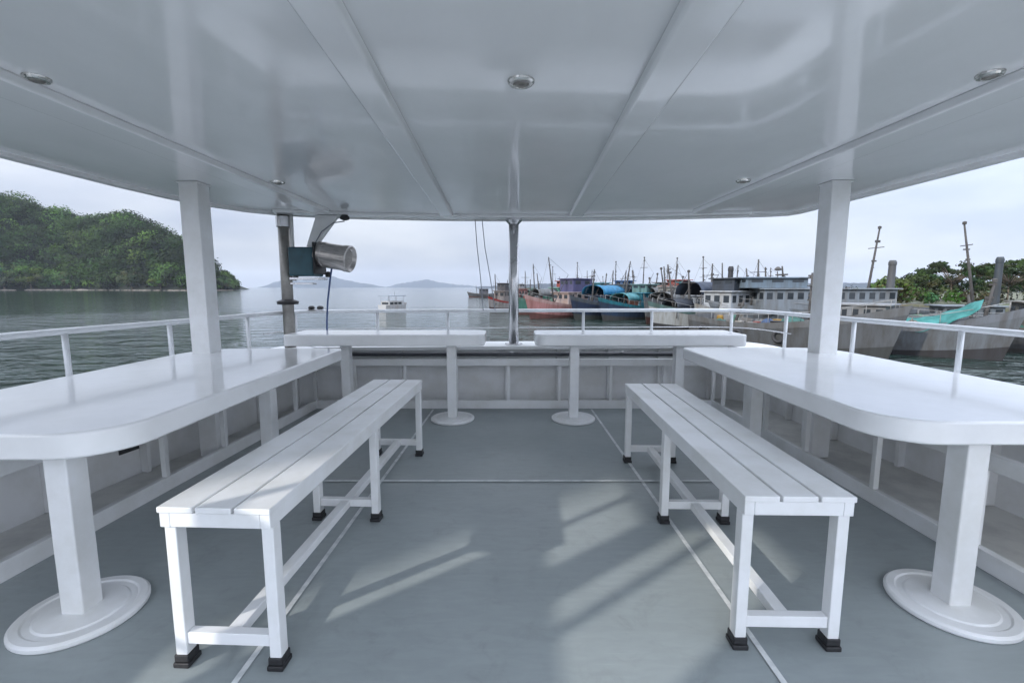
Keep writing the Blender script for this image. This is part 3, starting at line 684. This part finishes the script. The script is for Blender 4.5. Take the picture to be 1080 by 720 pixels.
def fishing_boat(label, px, depth, rot, Ln=14, B=4.2, fb=1.7, bow=1.3, hull=(.5,.5,.5), band=(.3,.1,.1), boot=(.12,.05,.04),
                 house=None, houses=(), canopy=None, masts=(), tyres=0, group='fishing boats moored in the harbour', seed=0, name='fishing_boat', cat='fishing boat', stack=None, clutter=13, X=None):
    rs = random.Random(seed+100)
    if X is None: X = px2X(px, depth)
    t = thing(name, label, cat, (X, depth, WATER), R(rot), group)
    m, pt, NS = hull_mesh(Ln,B,fb,bow,[(.0,.36,0),(.36,.86,0)])
    # lower and upper halves
    hb, _, _ = hull_mesh(Ln,B,fb,bow,[(0,.86,0)]); h = hb.build('hull', paint(hull,.35), t)
    b_, _, _ = hull_mesh(Ln,B,fb,bow,[(.86,1.0,.012)]); b_.build('gunwale', paint(band,.3), t)
    c_, _, _ = hull_mesh(Ln,B,fb,bow,[(.0,.40,.008)]); c_.build('boot_stripe', paint(boot,.3), t)
    d=MB(); vs=[]
    for i in range(NS+1): a=pt(i,-1,.84); b=pt(i,1,.84); vs += [a,b]
    d.add(vs,[(2*i,2*i+1,2*i+3,2*i+2) for i in range(NS)]); d.build('deck', paint((.28,.24,.19)), t)
    dz = fb*.80
    for (x0,x1,wd,h0,h1,colr,nw) in houses:
        ho = MB().box(x0,x1,-wd/2,wd/2,h0,h1).build('wheelhouse', paint(colr,.2), t, bevel=.04)
        wz = h0+(h1-h0)*.60; wh=(h1-h0)*.27
        st=(x1-x0)/max(1,nw)
        for k in range(nw):
            for s_ in (-1,1):
                yy=s_*(wd/2+.012); MB().box(x0+st*(k+.22),x0+st*(k+.78),min(yy,yy-s_*.03),max(yy,yy-s_*.03),wz,wz+wh).build('window', WIN, ho)
        nf=max(2,int(wd/.9)); sf=wd/nf
        for k in range(nf):
            for xx in (x0-.012,x1-.018): MB().box(xx,xx+.03,-wd/2+sf*(k+.2),-wd/2+sf*(k+.8),wz,wz+wh).build('window', WIN, ho)
        MB().box(x0-.3,x1+.3,-wd/2-.25,wd/2+.25,h1+.002,h1+.12).build('cabin_roof', paint(tuple(min(.8,c*1.1+.03) for c in colr),.3), t, bevel=.03)
    if canopy:
        for (x0,x1,wd,z0,z1,colr) in canopy:
            cv=MB(); nn=8; vs=[]; nx=7
            for i in range(nx+1):
                x=x0+(x1-x0)*i/nx; sag=.10*math.sin(i/nx*math.pi*3)**2
                for k in range(nn+1):
                    a=math.pi*k/nn; vs.append((x+rs.uniform(-.04,.04), -math.cos(a)*wd/2, z0+(z1-z0)*math.sin(a)**.7-sag+rs.uniform(-.03,.03)))
            cv.add(vs,[(i*(nn+1)+k,(i+1)*(nn+1)+k,(i+1)*(nn+1)+k+1,i*(nn+1)+k+1) for i in range(nx) for k in range(nn)],True)
            co=cv.build('tarpaulin', paint(colr,.3), t); so_=co.modifiers.new('th','SOLIDIFY'); so_.thickness=.03
            pm=MB()
            for i in (0,.5,1):
                x=x0+(x1-x0)*i
                for s_ in (-1,1): pm.tube([(x,s_*(wd/2-.05),dz),(x,s_*(wd/2-.05),z0+.05)],.04,6)
            pm.build('tarpaulin_frame', WOODM, t)
    for (x,y,h,lean,kind) in masts:
        if h < 9: lean += rs.uniform(-.9,.9); h *= rs.uniform(.80,1.06)
        mm=MB(); tipx=x+lean; mm.tube([(x,y,dz-.1),(x+lean*.5,y,dz+(h-dz)*.5),(tipx,y,h)],[.13,.11,.07],8)
        if kind in 'bx':
            mm.tube([(x,y,dz+.8),(x-(h*.32),y,h*.72)],[.07,.04],6)
            mm.tube([(tipx,y,h-.1),(x-(h*.32),y,h*.72)],.018,4); mm.tube([(tipx,y,h-.1),(x+h*.4,y,dz+.3)],.018,4)
        if kind in 'cx': mm.tube([(x+lean*.8,y-.9,h*.82),(x+lean*.8,y+.9,h*.82)],.04,6)
        if h > 9 or rs.random() < .3: mm.lathe([(.05,h),(.15,h+.04),(.15,h+.24),(.04,h+.3)],(tipx,y,0),n=10)
        for q_ in range(rs.randint(2,5)):
            zq=dz+(h-dz)*rs.uniform(.35,.95); xq=x+lean*(zq-dz)/(h-dz); wq=rs.uniform(.12,.3)
            mm.box(xq-wq,xq+wq*.6,y-.06,y+.07,zq,zq+rs.uniform(.05,.25))
        if kind=='r':
            mm.box(tipx-.1,tipx+.1,y-.8,y+.8,h*.86,h*.86+.14); mm.lathe([(.1,h*.93),(.3,h*.94),(.3,h*.96),(.1,h*.99)],(tipx+.4,y,0),n=12)
        mm.build('mast', WOODM, t)
    if stack:
        x,h,r,colr=stack
        MB().lathe([(r*1.1,dz),(r,dz+.4),(r*.85,h-.5),(r*.95,h-.45),(r*.95,h-.2),(r*.7,h)],(x,0,0),n=16).build('funnel', paint(colr,.3), t)
    for k in range(tyres):
        i=int(2+k*(NS-6)/max(1,tyres)); 
        for s_ in (-1,1):
            p=pt(i,s_,.66); mt=MB(); n1,n2=14,6; vs=[]
            for a in range(n1):
                for b in range(n2):
                    A=2*math.pi*a/n1; Bb=2*math.pi*b/n2; rr_=.33+.11*math.cos(Bb)
                    vs.append((p[0]+rr_*math.cos(A), p[1]+s_*(.12+.11*math.sin(Bb)), p[2]+rr_*math.sin(A)))
            mt.add(vs,[(a*n2+b,((a+1)%n1)*n2+b,((a+1)%n1)*n2+(b+1)%n2,a*n2+(b+1)%n2) for a in range(n1) for b in range(n2)],True)
            mt.build('tyre_fender', TYRE, t)
    for k in range(clutter):
        x=rs.uniform(-Ln*.42,Ln*.36); y=rs.uniform(-B*.28,B*.28); s_=rs.uniform(.25,.6); c=rs.choice([(.05,.12,.3),(.35,.06,.05),(.5,.5,.48),(.06,.2,.16),(.4,.25,.06),(.05,.05,.06),(.15,.3,.45)])
        kd = rs.random()
        if kd < .45:
            g=MB(); nn_=9; a_=s_*rs.uniform(1.2,2.2); b_h=s_*rs.uniform(.9,2.0); vv=[]
            for q_ in range(4):
                f_=(1,.9,.6,.12)[q_]
                for w_ in range(nn_):
                    an=2*math.pi*w_/nn_; jt=rs.uniform(.75,1.2); vv.append((x+a_*f_*jt*math.cos(an), y+a_*.7*f_*jt*math.sin(an), dz-.1+b_h*(0,.45,.85,1)[q_]*rs.uniform(.85,1.1)))
            g.add(vv,[(q_*nn_+w_,q_*nn_+(w_+1)%nn_,(q_+1)*nn_+(w_+1)%nn_,(q_+1)*nn_+w_) for q_ in range(3) for w_ in range(nn_)]+[tuple(range(3*nn_,4*nn_))]); nm='net_heap'
            c=rs.choice([(.04,.14,.12),(.05,.10,.22),(.20,.19,.16),(.08,.08,.09),(.06,.18,.10)])
        elif kd < .7: g=MB().lathe([(s_*.45,dz-.1),(s_*.5,dz+s_*.2),(s_*.5,dz+s_*1.1),(s_*.4,dz+s_*1.3)],(x,y,0),n=12); nm='barrel'
        else: g=MB().box(x-s_*.7,x+s_*.7,y-s_*.5,y+s_*.5,dz-.1,dz+s_*.8).box(x-s_*.75,x+s_*.75,y-s_*.55,y+s_*.55,dz+s_*.8,dz+s_*.88); nm='deck_box'
        g.build(nm, paint(c,.2), t)
    # rigging and handrail
    rg=MB()
    for s_ in (-1,1):
        pr=[pt(i,s_,1.0) for i in range(1,NS,2)]
        rg.tube([(a[0],a[1]*.96,a[2]+.55) for a in pr],.022,5)
        for a in pr: rg.tube([(a[0],a[1]*.96,a[2]-.1),(a[0],a[1]*.96,a[2]+.55)],.02,5)
    rg.build('handrail', paint((.45,.47,.48)), t)
    return t
W_=(.62,.64,.64); NAVY=(.02,.04,.10); DKG=(.10,.115,.125); GR=(.22,.245,.27); TEALB=(.03,.25,.34)
fishing_boat('small white and red fishing boat with a dark cabin left of the steel pole',527,92,-112,10,3.4,1.5,1.2,(.55,.52,.50),(.45,.06,.05),(.10,.05,.05),
   houses=[(-3.6,.2,2.3,1.2,3.6,(.28,.25,.24),3),(-2.8,-.8,1.8,3.75,5.1,(.06,.06,.07),2)],masts=[(1.6,0,8.2,.5,'b'),(-4,0,6.4,0,'c')],seed=1)
fishing_boat('grey green fishing boat seen just right of the steel pole',556,105,-100,14,4.4,1.9,1.3,(.18,.27,.26),(.30,.32,.30),
   houses=[(-5,0,3.0,1.5,4.2,(.30,.42,.40),4)],canopy=[(0,3,3,3.0,3.8,(.25,.35,.34))],masts=[(2.4,0,8.6,.3,'x'),(-5.4,0,7,0,'c')],seed=2)
fishing_boat('fishing boat with a green tarpaulin and a red mast beside the pink hulled boat',569,84,-118,12,4,1.6,1.3,(.10,.14,.16),(.42,.07,.06),
   canopy=[(-1.4,2.0,3.2,2.3,4.1,(.02,.24,.15))],houses=[(-4.8,-2.0,2.4,1.3,3.5,(.40,.12,.12),2)],masts=[(2.5,.3,8.4,.3,'b'),(3.2,-.3,6.6,0,'n')],seed=3)
fishing_boat('pink and red hulled fishing boat with a purple blue upper cabin',598,68,-142,15,4.8,1.7,1.7,(.56,.30,.29),(.58,.40,.38),(.16,.07,.06),
   houses=[(-4.6,1.4,3.3,1.5,3.55,(.56,.46,.44),4),(-3.8,.2,2.8,3.68,5.55,(.10,.10,.22),2)],masts=[(2.6,0,8.4,.4,'b'),(-5.3,0,7.2,.2,'x')],tyres=3,seed=4)
fishing_boat('dark navy fishing boat under a bright blue tarpaulin roof',638,66,-135,15,4.8,1.8,1.5,(.025,.045,.10),(.10,.12,.14),(.09,.10,.09),
   houses=[(-5.2,-2.4,3.2,1.5,4.7,(.12,.14,.16),3),(-2.0,2.2,3.0,1.5,3.1,(.03,.06,.13),4)],canopy=[(-2.2,3.2,3.8,3.4,4.7,(.03,.27,.50))],masts=[(-4.6,0,8.1,0,'x'),(3.6,.2,7.6,.3,'b'),(.6,0,7.9,0,'n')],tyres=3,seed=5)
fishing_boat('teal blue fishing boat with a light blue cabin in the middle of the row',668,64,-140,14,4.6,1.7,1.4,(.03,.06,.12),(.04,.22,.28),(.08,.08,.08),
   houses=[(-4.8,.4,3.1,1.5,3.5,(.05,.26,.36),4),(-3.8,-1.2,2.4,3.62,4.7,(.16,.30,.30),2)],canopy=[(.6,3.4,3.2,2.7,3.6,(.10,.32,.36))],masts=[(2.4,0,8.2,-.6,'b'),(-4.9,0,6.9,0,'c')],tyres=2,seed=6)
fishing_boat('grey weathered fishing boat with two leaning booms',704,60,-128,15,4.6,1.8,1.5,(.26,.27,.27),(.20,.21,.22),
   houses=[(-4.9,-.6,3.2,1.5,4.3,(.33,.34,.34),4)],canopy=[(-.4,3,3.2,2.8,3.8,(.24,.26,.27))],masts=[(.4,0,8.2,.9,'b'),(1.6,.4,7.6,1.6,'n'),(-5.2,0,6.6,.2,'c')],tyres=2,seed=7)
fishing_boat('white hulled fishing boat under a dark navy canopy',740,49,-158,13.0,4.4,1.5,1.5,(.56,.58,.57),(.12,.20,.19),(.04,.04,.04),
   houses=[(-3.0,.6,2.9,1.3,3.4,(.48,.53,.60),3)],canopy=[(-4.6,2.0,3.9,3.6,5.0,(.035,.055,.10)),(2.2,4.4,2.4,2.2,3.2,(.03,.04,.06))],masts=[(-1.2,0,7.8,.2,'x'),(1.9,.3,7.2,-.1,'c'),(3.6,0,6.4,.4,'b')],tyres=4,seed=8)
fishing_boat('white cabined fishing boat with a navy tarpaulin and two black vents on its roof',778,46,-150,12,4.2,1.5,1.4,(.30,.31,.31),(.45,.45,.42),(.05,.05,.05),
   houses=[(-.6,3.4,3.0,1.4,3.9,(.58,.62,.66),4),(.2,2.6,2.4,4.02,5.15,(.05,.065,.09),2)],canopy=[(-4.8,-.8,3.6,3.0,4.4,(.03,.06,.15))],stack=(1.5,6.4,.28,(.03,.03,.035)),masts=[(-3.2,0,7.6,.1,'x'),(-5,0,6.5,0,'c')],tyres=2,seed=9)
fishing_boat('long grey steel patrol ship with a row of dark windows behind the right column',860,45,-176,20,5.0,2.1,1.0,(.15,.175,.20),(.24,.27,.30),(.05,.05,.055),
   houses=[(-6.6,6.6,3.8,1.9,4.15,(.30,.34,.38),13),(2.2,8.2,3.2,4.28,5.2,(.24,.31,.38),3)],masts=[(3.0,0,7.1,0,'r'),(.0,0,6.7,0,'r'),(-5.0,0,10.0,-.9,'c'),(7.0,0,5.9,0,'n'),(7.6,.3,5.8,0,'n')],stack=(-7.6,7.0,.36,(.12,.13,.14)),name='patrol_ship',cat='ship',tyres=0,seed=10,clutter=10)
fishing_boat('dark grey fishing boat hull lying between the white hull and the right column',843,31.5,-55,12.4,4.6,1.95,1.4,(.13,.14,.15),(.20,.21,.22),(.055,.06,.06),
   masts=[(-3.5,0,4.0,.1,'n')],tyres=3,seed=11,clutter=16,X=18.8)
fishing_boat('grey fishing boat with a bright teal awning sagging over its deck',983,31,-50,11,4.4,1.7,1.5,(.20,.22,.24),(.24,.26,.29),(.05,.05,.055),
   houses=[(-4.2,-.2,2.6,1.3,3.1,(.30,.32,.34),6)],canopy=[],masts=[(-5.0,0,5.6,0,'c')],tyres=2,seed=12,X=26.0)
fishing_boat('slate blue fishing boat with a tall leaning mast and a grey funnel',1046,39,-20,13,4.6,1.7,1.4,(.12,.145,.17),(.14,.18,.22),(.05,.055,.06),
   houses=[(-3.8,.2,2.6,1.3,2.7,(.20,.24,.28),5)],masts=[(-.9,.3,9.7,-1.5,'c'),(4.2,0,4.6,.8,'n'),(3.2,0,4.2,-.9,'n')],stack=(.1,6.9,.29,(.07,.09,.11)),tyres=2,seed=13,clutter=9)
fishing_boat('dark fishing boat with a brown stern frame at the right edge of the harbour',1105,31,-30,12,4.2,1.7,1.3,(.07,.08,.09),(.16,.16,.15),(.05,.05,.05),
   houses=[(-1.5,2.2,2.6,1.4,3.3,(.22,.22,.20),3)],masts=[(-3.4,.8,4.6,0,'n'),(-3.4,-.8,4.6,0,'n')],tyres=2,seed=14,clutter=12)
# teal awning is its own cloth slung between two posts of that boat
t = bpy.data.objects['fishing_boat.010'] if 'fishing_boat.010' in bpy.data.objects else None
boat_teal = [o for o in bpy.data.objects if o.get('label','').startswith('grey fishing boat with a bright teal')][0]
cv=MB(); nx,ny=24,8; vs=[]
for i in range(nx+1):
    u=i/nx
    for k in range(ny+1):
        v=k/ny; x=-.1+4.3*u; y=-2.0+2.3*v*(1-.35*u)+.5*u
        z=1.75+1.15*max(0,u-.35)**1.3*2.0+.62*v-.22*math.sin(u*math.pi)*(1-v)+.05*math.sin(u*26+v*4)
        vs.append((x,y,z))
cv.add(vs,[(i*(ny+1)+k,(i+1)*(ny+1)+k,(i+1)*(ny+1)+k+1,i*(ny+1)+k+1) for i in range(nx) for k in range(ny)],True)
aw=cv.build('awning', mat('teal_awning_cloth',(.006,.10,.09),.8,var=.5,vscale=1.2,col2=(.04,.19,.18)), boat_teal); aw.modifiers.new('th','SOLIDIFY').thickness=.02
# more boats packed behind the row
back=[(548,130,8.5),(585,120,9),(612,110,9.5),(628,125,8.6),(655,100,9.2),(686,92,9.6),(722,84,9.0),(756,78,8.8),(792,74,8.2),(830,80,8.0)]
cols=[(.30,.12,.10),(.12,.22,.30),(.36,.37,.36),(.08,.14,.24),(.20,.32,.30),(.28,.27,.25),(.10,.12,.15),(.16,.20,.28),(.34,.36,.38),(.20,.24,.26)]
desc=['rust red','slate blue','pale grey','dark blue','grey green','brown grey','near black','dull blue','light grey','sea grey']
refs=['far back right of the steel pole','behind the pink hulled boat','between the pink and navy boats','behind the navy boat','behind the teal blue boat','behind the weathered grey boat','left of the navy canopy','behind the navy canopy boat','behind the twin black vents','behind the grey patrol ship']
for i,(px,D,mh) in enumerate(back):
    c=cols[i]; fishing_boat('%s fishing boat hull and mast %s'%(desc[i],refs[i]),px,D,-100-i*9,14,4.4,1.8,1.4,c,tuple(.5*v+.15 for v in c),
      houses=[(-4.6,.2,3.0,1.5,4.1+.2*(i%3),tuple(.4*v+.22 for v in c),4)],canopy=[(.6,3.4,3,2.8,3.7,cols[(i+3)%10])] if i%2 else None,masts=[(2.2+.1*i,0,mh+.4,.5-.15*i%1,'bx'[i%2]),(-5,0,mh-1.4,.2,'c')],seed=30+i,clutter=3)

row=[(540,98,6.4,(.35,.10,.08),'brick red','left behind the green tarpaulin'),(582,76,6.2,(.10,.30,.24),'sea green','squeezed behind the pink bow'),(620,74,6.6,(.40,.40,.40),'dirty white','just left of the bright blue tarpaulin'),
     (650,72,6.0,(.04,.12,.30),'strong blue','between the bright blue tarpaulin and the teal boat'),(684,68,6.4,(.06,.26,.34),'turquoise','right behind the teal cabin'),(700,66,5.6,(.30,.13,.10),'rusty brown','behind the leaning booms'),
     (716,64,6.4,(.13,.16,.20),'charcoal','left of the navy canopy behind the booms'),(764,58,6.2,(.10,.18,.36),'royal blue','between the two navy tarpaulins'),(806,56,5.8,(.38,.42,.45),'silver grey','left of the patrol ship roof')]
for i,(px,D,mh,c,dn,ref) in enumerate(row):
    fishing_boat('%s fishing boat packed in %s'%(dn,ref),px,D,-118-(i*37)%50,13,4.2,1.7,1.3,tuple(v*.7 for v in c),tuple(.6*v+.05 for v in c),
      houses=[(-4.6,-.4,2.8,1.4,3.9+.3*(i%3),tuple(1.1*v+.10 for v in c),3),(-3.9,-1.5,2.2,4.1+.3*(i%3),5.0+.35*(i%2),((.45,.48,.5),(.04,.14,.36),(.05,.30,.36),(.40,.10,.08))[(i*3)%4],2)],canopy=[(-.2,3.2,3.2,2.7+.3*(i%2),3.9+.25*(i%3),((.05,.10,.22),(.16,.17,.18),(.04,.22,.30),(.05,.06,.08))[i%4])],
      masts=[(2.2,.2,mh+1.2,(-.7,.9,.2)[i%3],'bnx'[i%3])],seed=50+i,clutter=10)

# unseen ship added off our left quarter to shade the deck's left side
t = thing('shade_ship', 'tall white ship shape added behind the camera to shade the left side of the deck', 'ship', (-14.5,-2.2,WATER), R(90))
hb,pt,NS=hull_mesh(13,6,3.2,1.0,[(0,1,0)]); hb.build('hull', paint((.10,.14,.20),.2), t)
ho=MB().box(-4.38,4.3,-2.4,2.4,2.6,11.5).build('superstructure', paint((.50,.52,.54),.2), t, bevel=.05)
for zz in (4.2,6.6,9.0):
    for k in range(6):
        MB().box(-4.1+k*1.4,-3.3+k*1.4,-2.42,-2.39,zz,zz+.9).build('window', WIN, ho)

# white ferry out at sea
t = thing('tour_boat', 'small white two decked tour boat alone on the open sea', 'tour boat', (px2X(416,88),88,WATER), R(62))
hb,pt,NS=hull_mesh(6.5,2.6,.95,.5,[(0,1,0)]); hb.build('hull', paint((.68,.70,.72),.1), t)
d=MB(); vs=[]
for i in range(NS+1): vs += [pt(i,-1,.9),pt(i,1,.9)]
d.add(vs,[(2*i,2*i+1,2*i+3,2*i+2) for i in range(NS)]).build('deck', paint((.3,.3,.3)), t)
ho=MB().box(-2.4,1.6,-1.05,1.05,.8,1.75).build('cabin', paint((.66,.68,.70),.1), t, bevel=.03)
MB().box(-2.2,-1.3,-1.062,1.062,1.15,1.55).box(-1.1,-.2,-1.062,1.062,1.15,1.55).box(0,.9,-1.062,1.062,1.15,1.55).box(1.59,1.615,-.8,.8,1.15,1.55).box(-2.415,-2.39,-.8,.8,1.15,1.55).build('window', WIN, ho)
m=MB()
for x in (-2.4,-.4,1.5):
    for y in (-1.05,1.05): m.tube([(x,y,1.75),(x,y,2.7)],.035,6)
m.build('roof_post', paint((.45,.47,.5)), t)
MB().box(-2.9,2.0,-1.35,1.35,2.7,2.82).build('roof', paint((.42,.50,.58),.1), t, bevel=.03)
MB().tube([(.2,0,2.8),(.2,0,3.5)],.03,6).build('mast', WOODM, t)
fishing_boat('tiny dark boat on the horizon left of the first fishing boat',508,210,-170,12,4,1.4,1.0,(.08,.09,.10),(.2,.2,.2),houses=[(-3,1,2.6,1.3,3.6,(.10,.10,.12),3)],masts=[(2,0,5,0,'n')],seed=70,clutter=0,group=None)

# ------------------------------------------------------------------ haze
hm=bpy.data.materials.new('haze_air'); hm.use_nodes=True; tt=hm.node_tree; tt.nodes.clear()
oo=tt.nodes.new('ShaderNodeOutputMaterial'); pv=tt.nodes.new('ShaderNodeVolumePrincipled'); pv.inputs['Color'].default_value=(.78,.87,1.0,1); pv.inputs['Density'].default_value=.00005; pv.inputs['Anisotropy'].default_value=.0
tt.links.new(pv.outputs['Volume'],oo.inputs['Volume'])
hz=MB().box(-9500,9500,-9500,9500,WATER-3.0,320).build('haze',hm); hz['kind']='stuff'; hz['label']='pale sea haze between the boat and the distant islands'; hz['category']='haze'
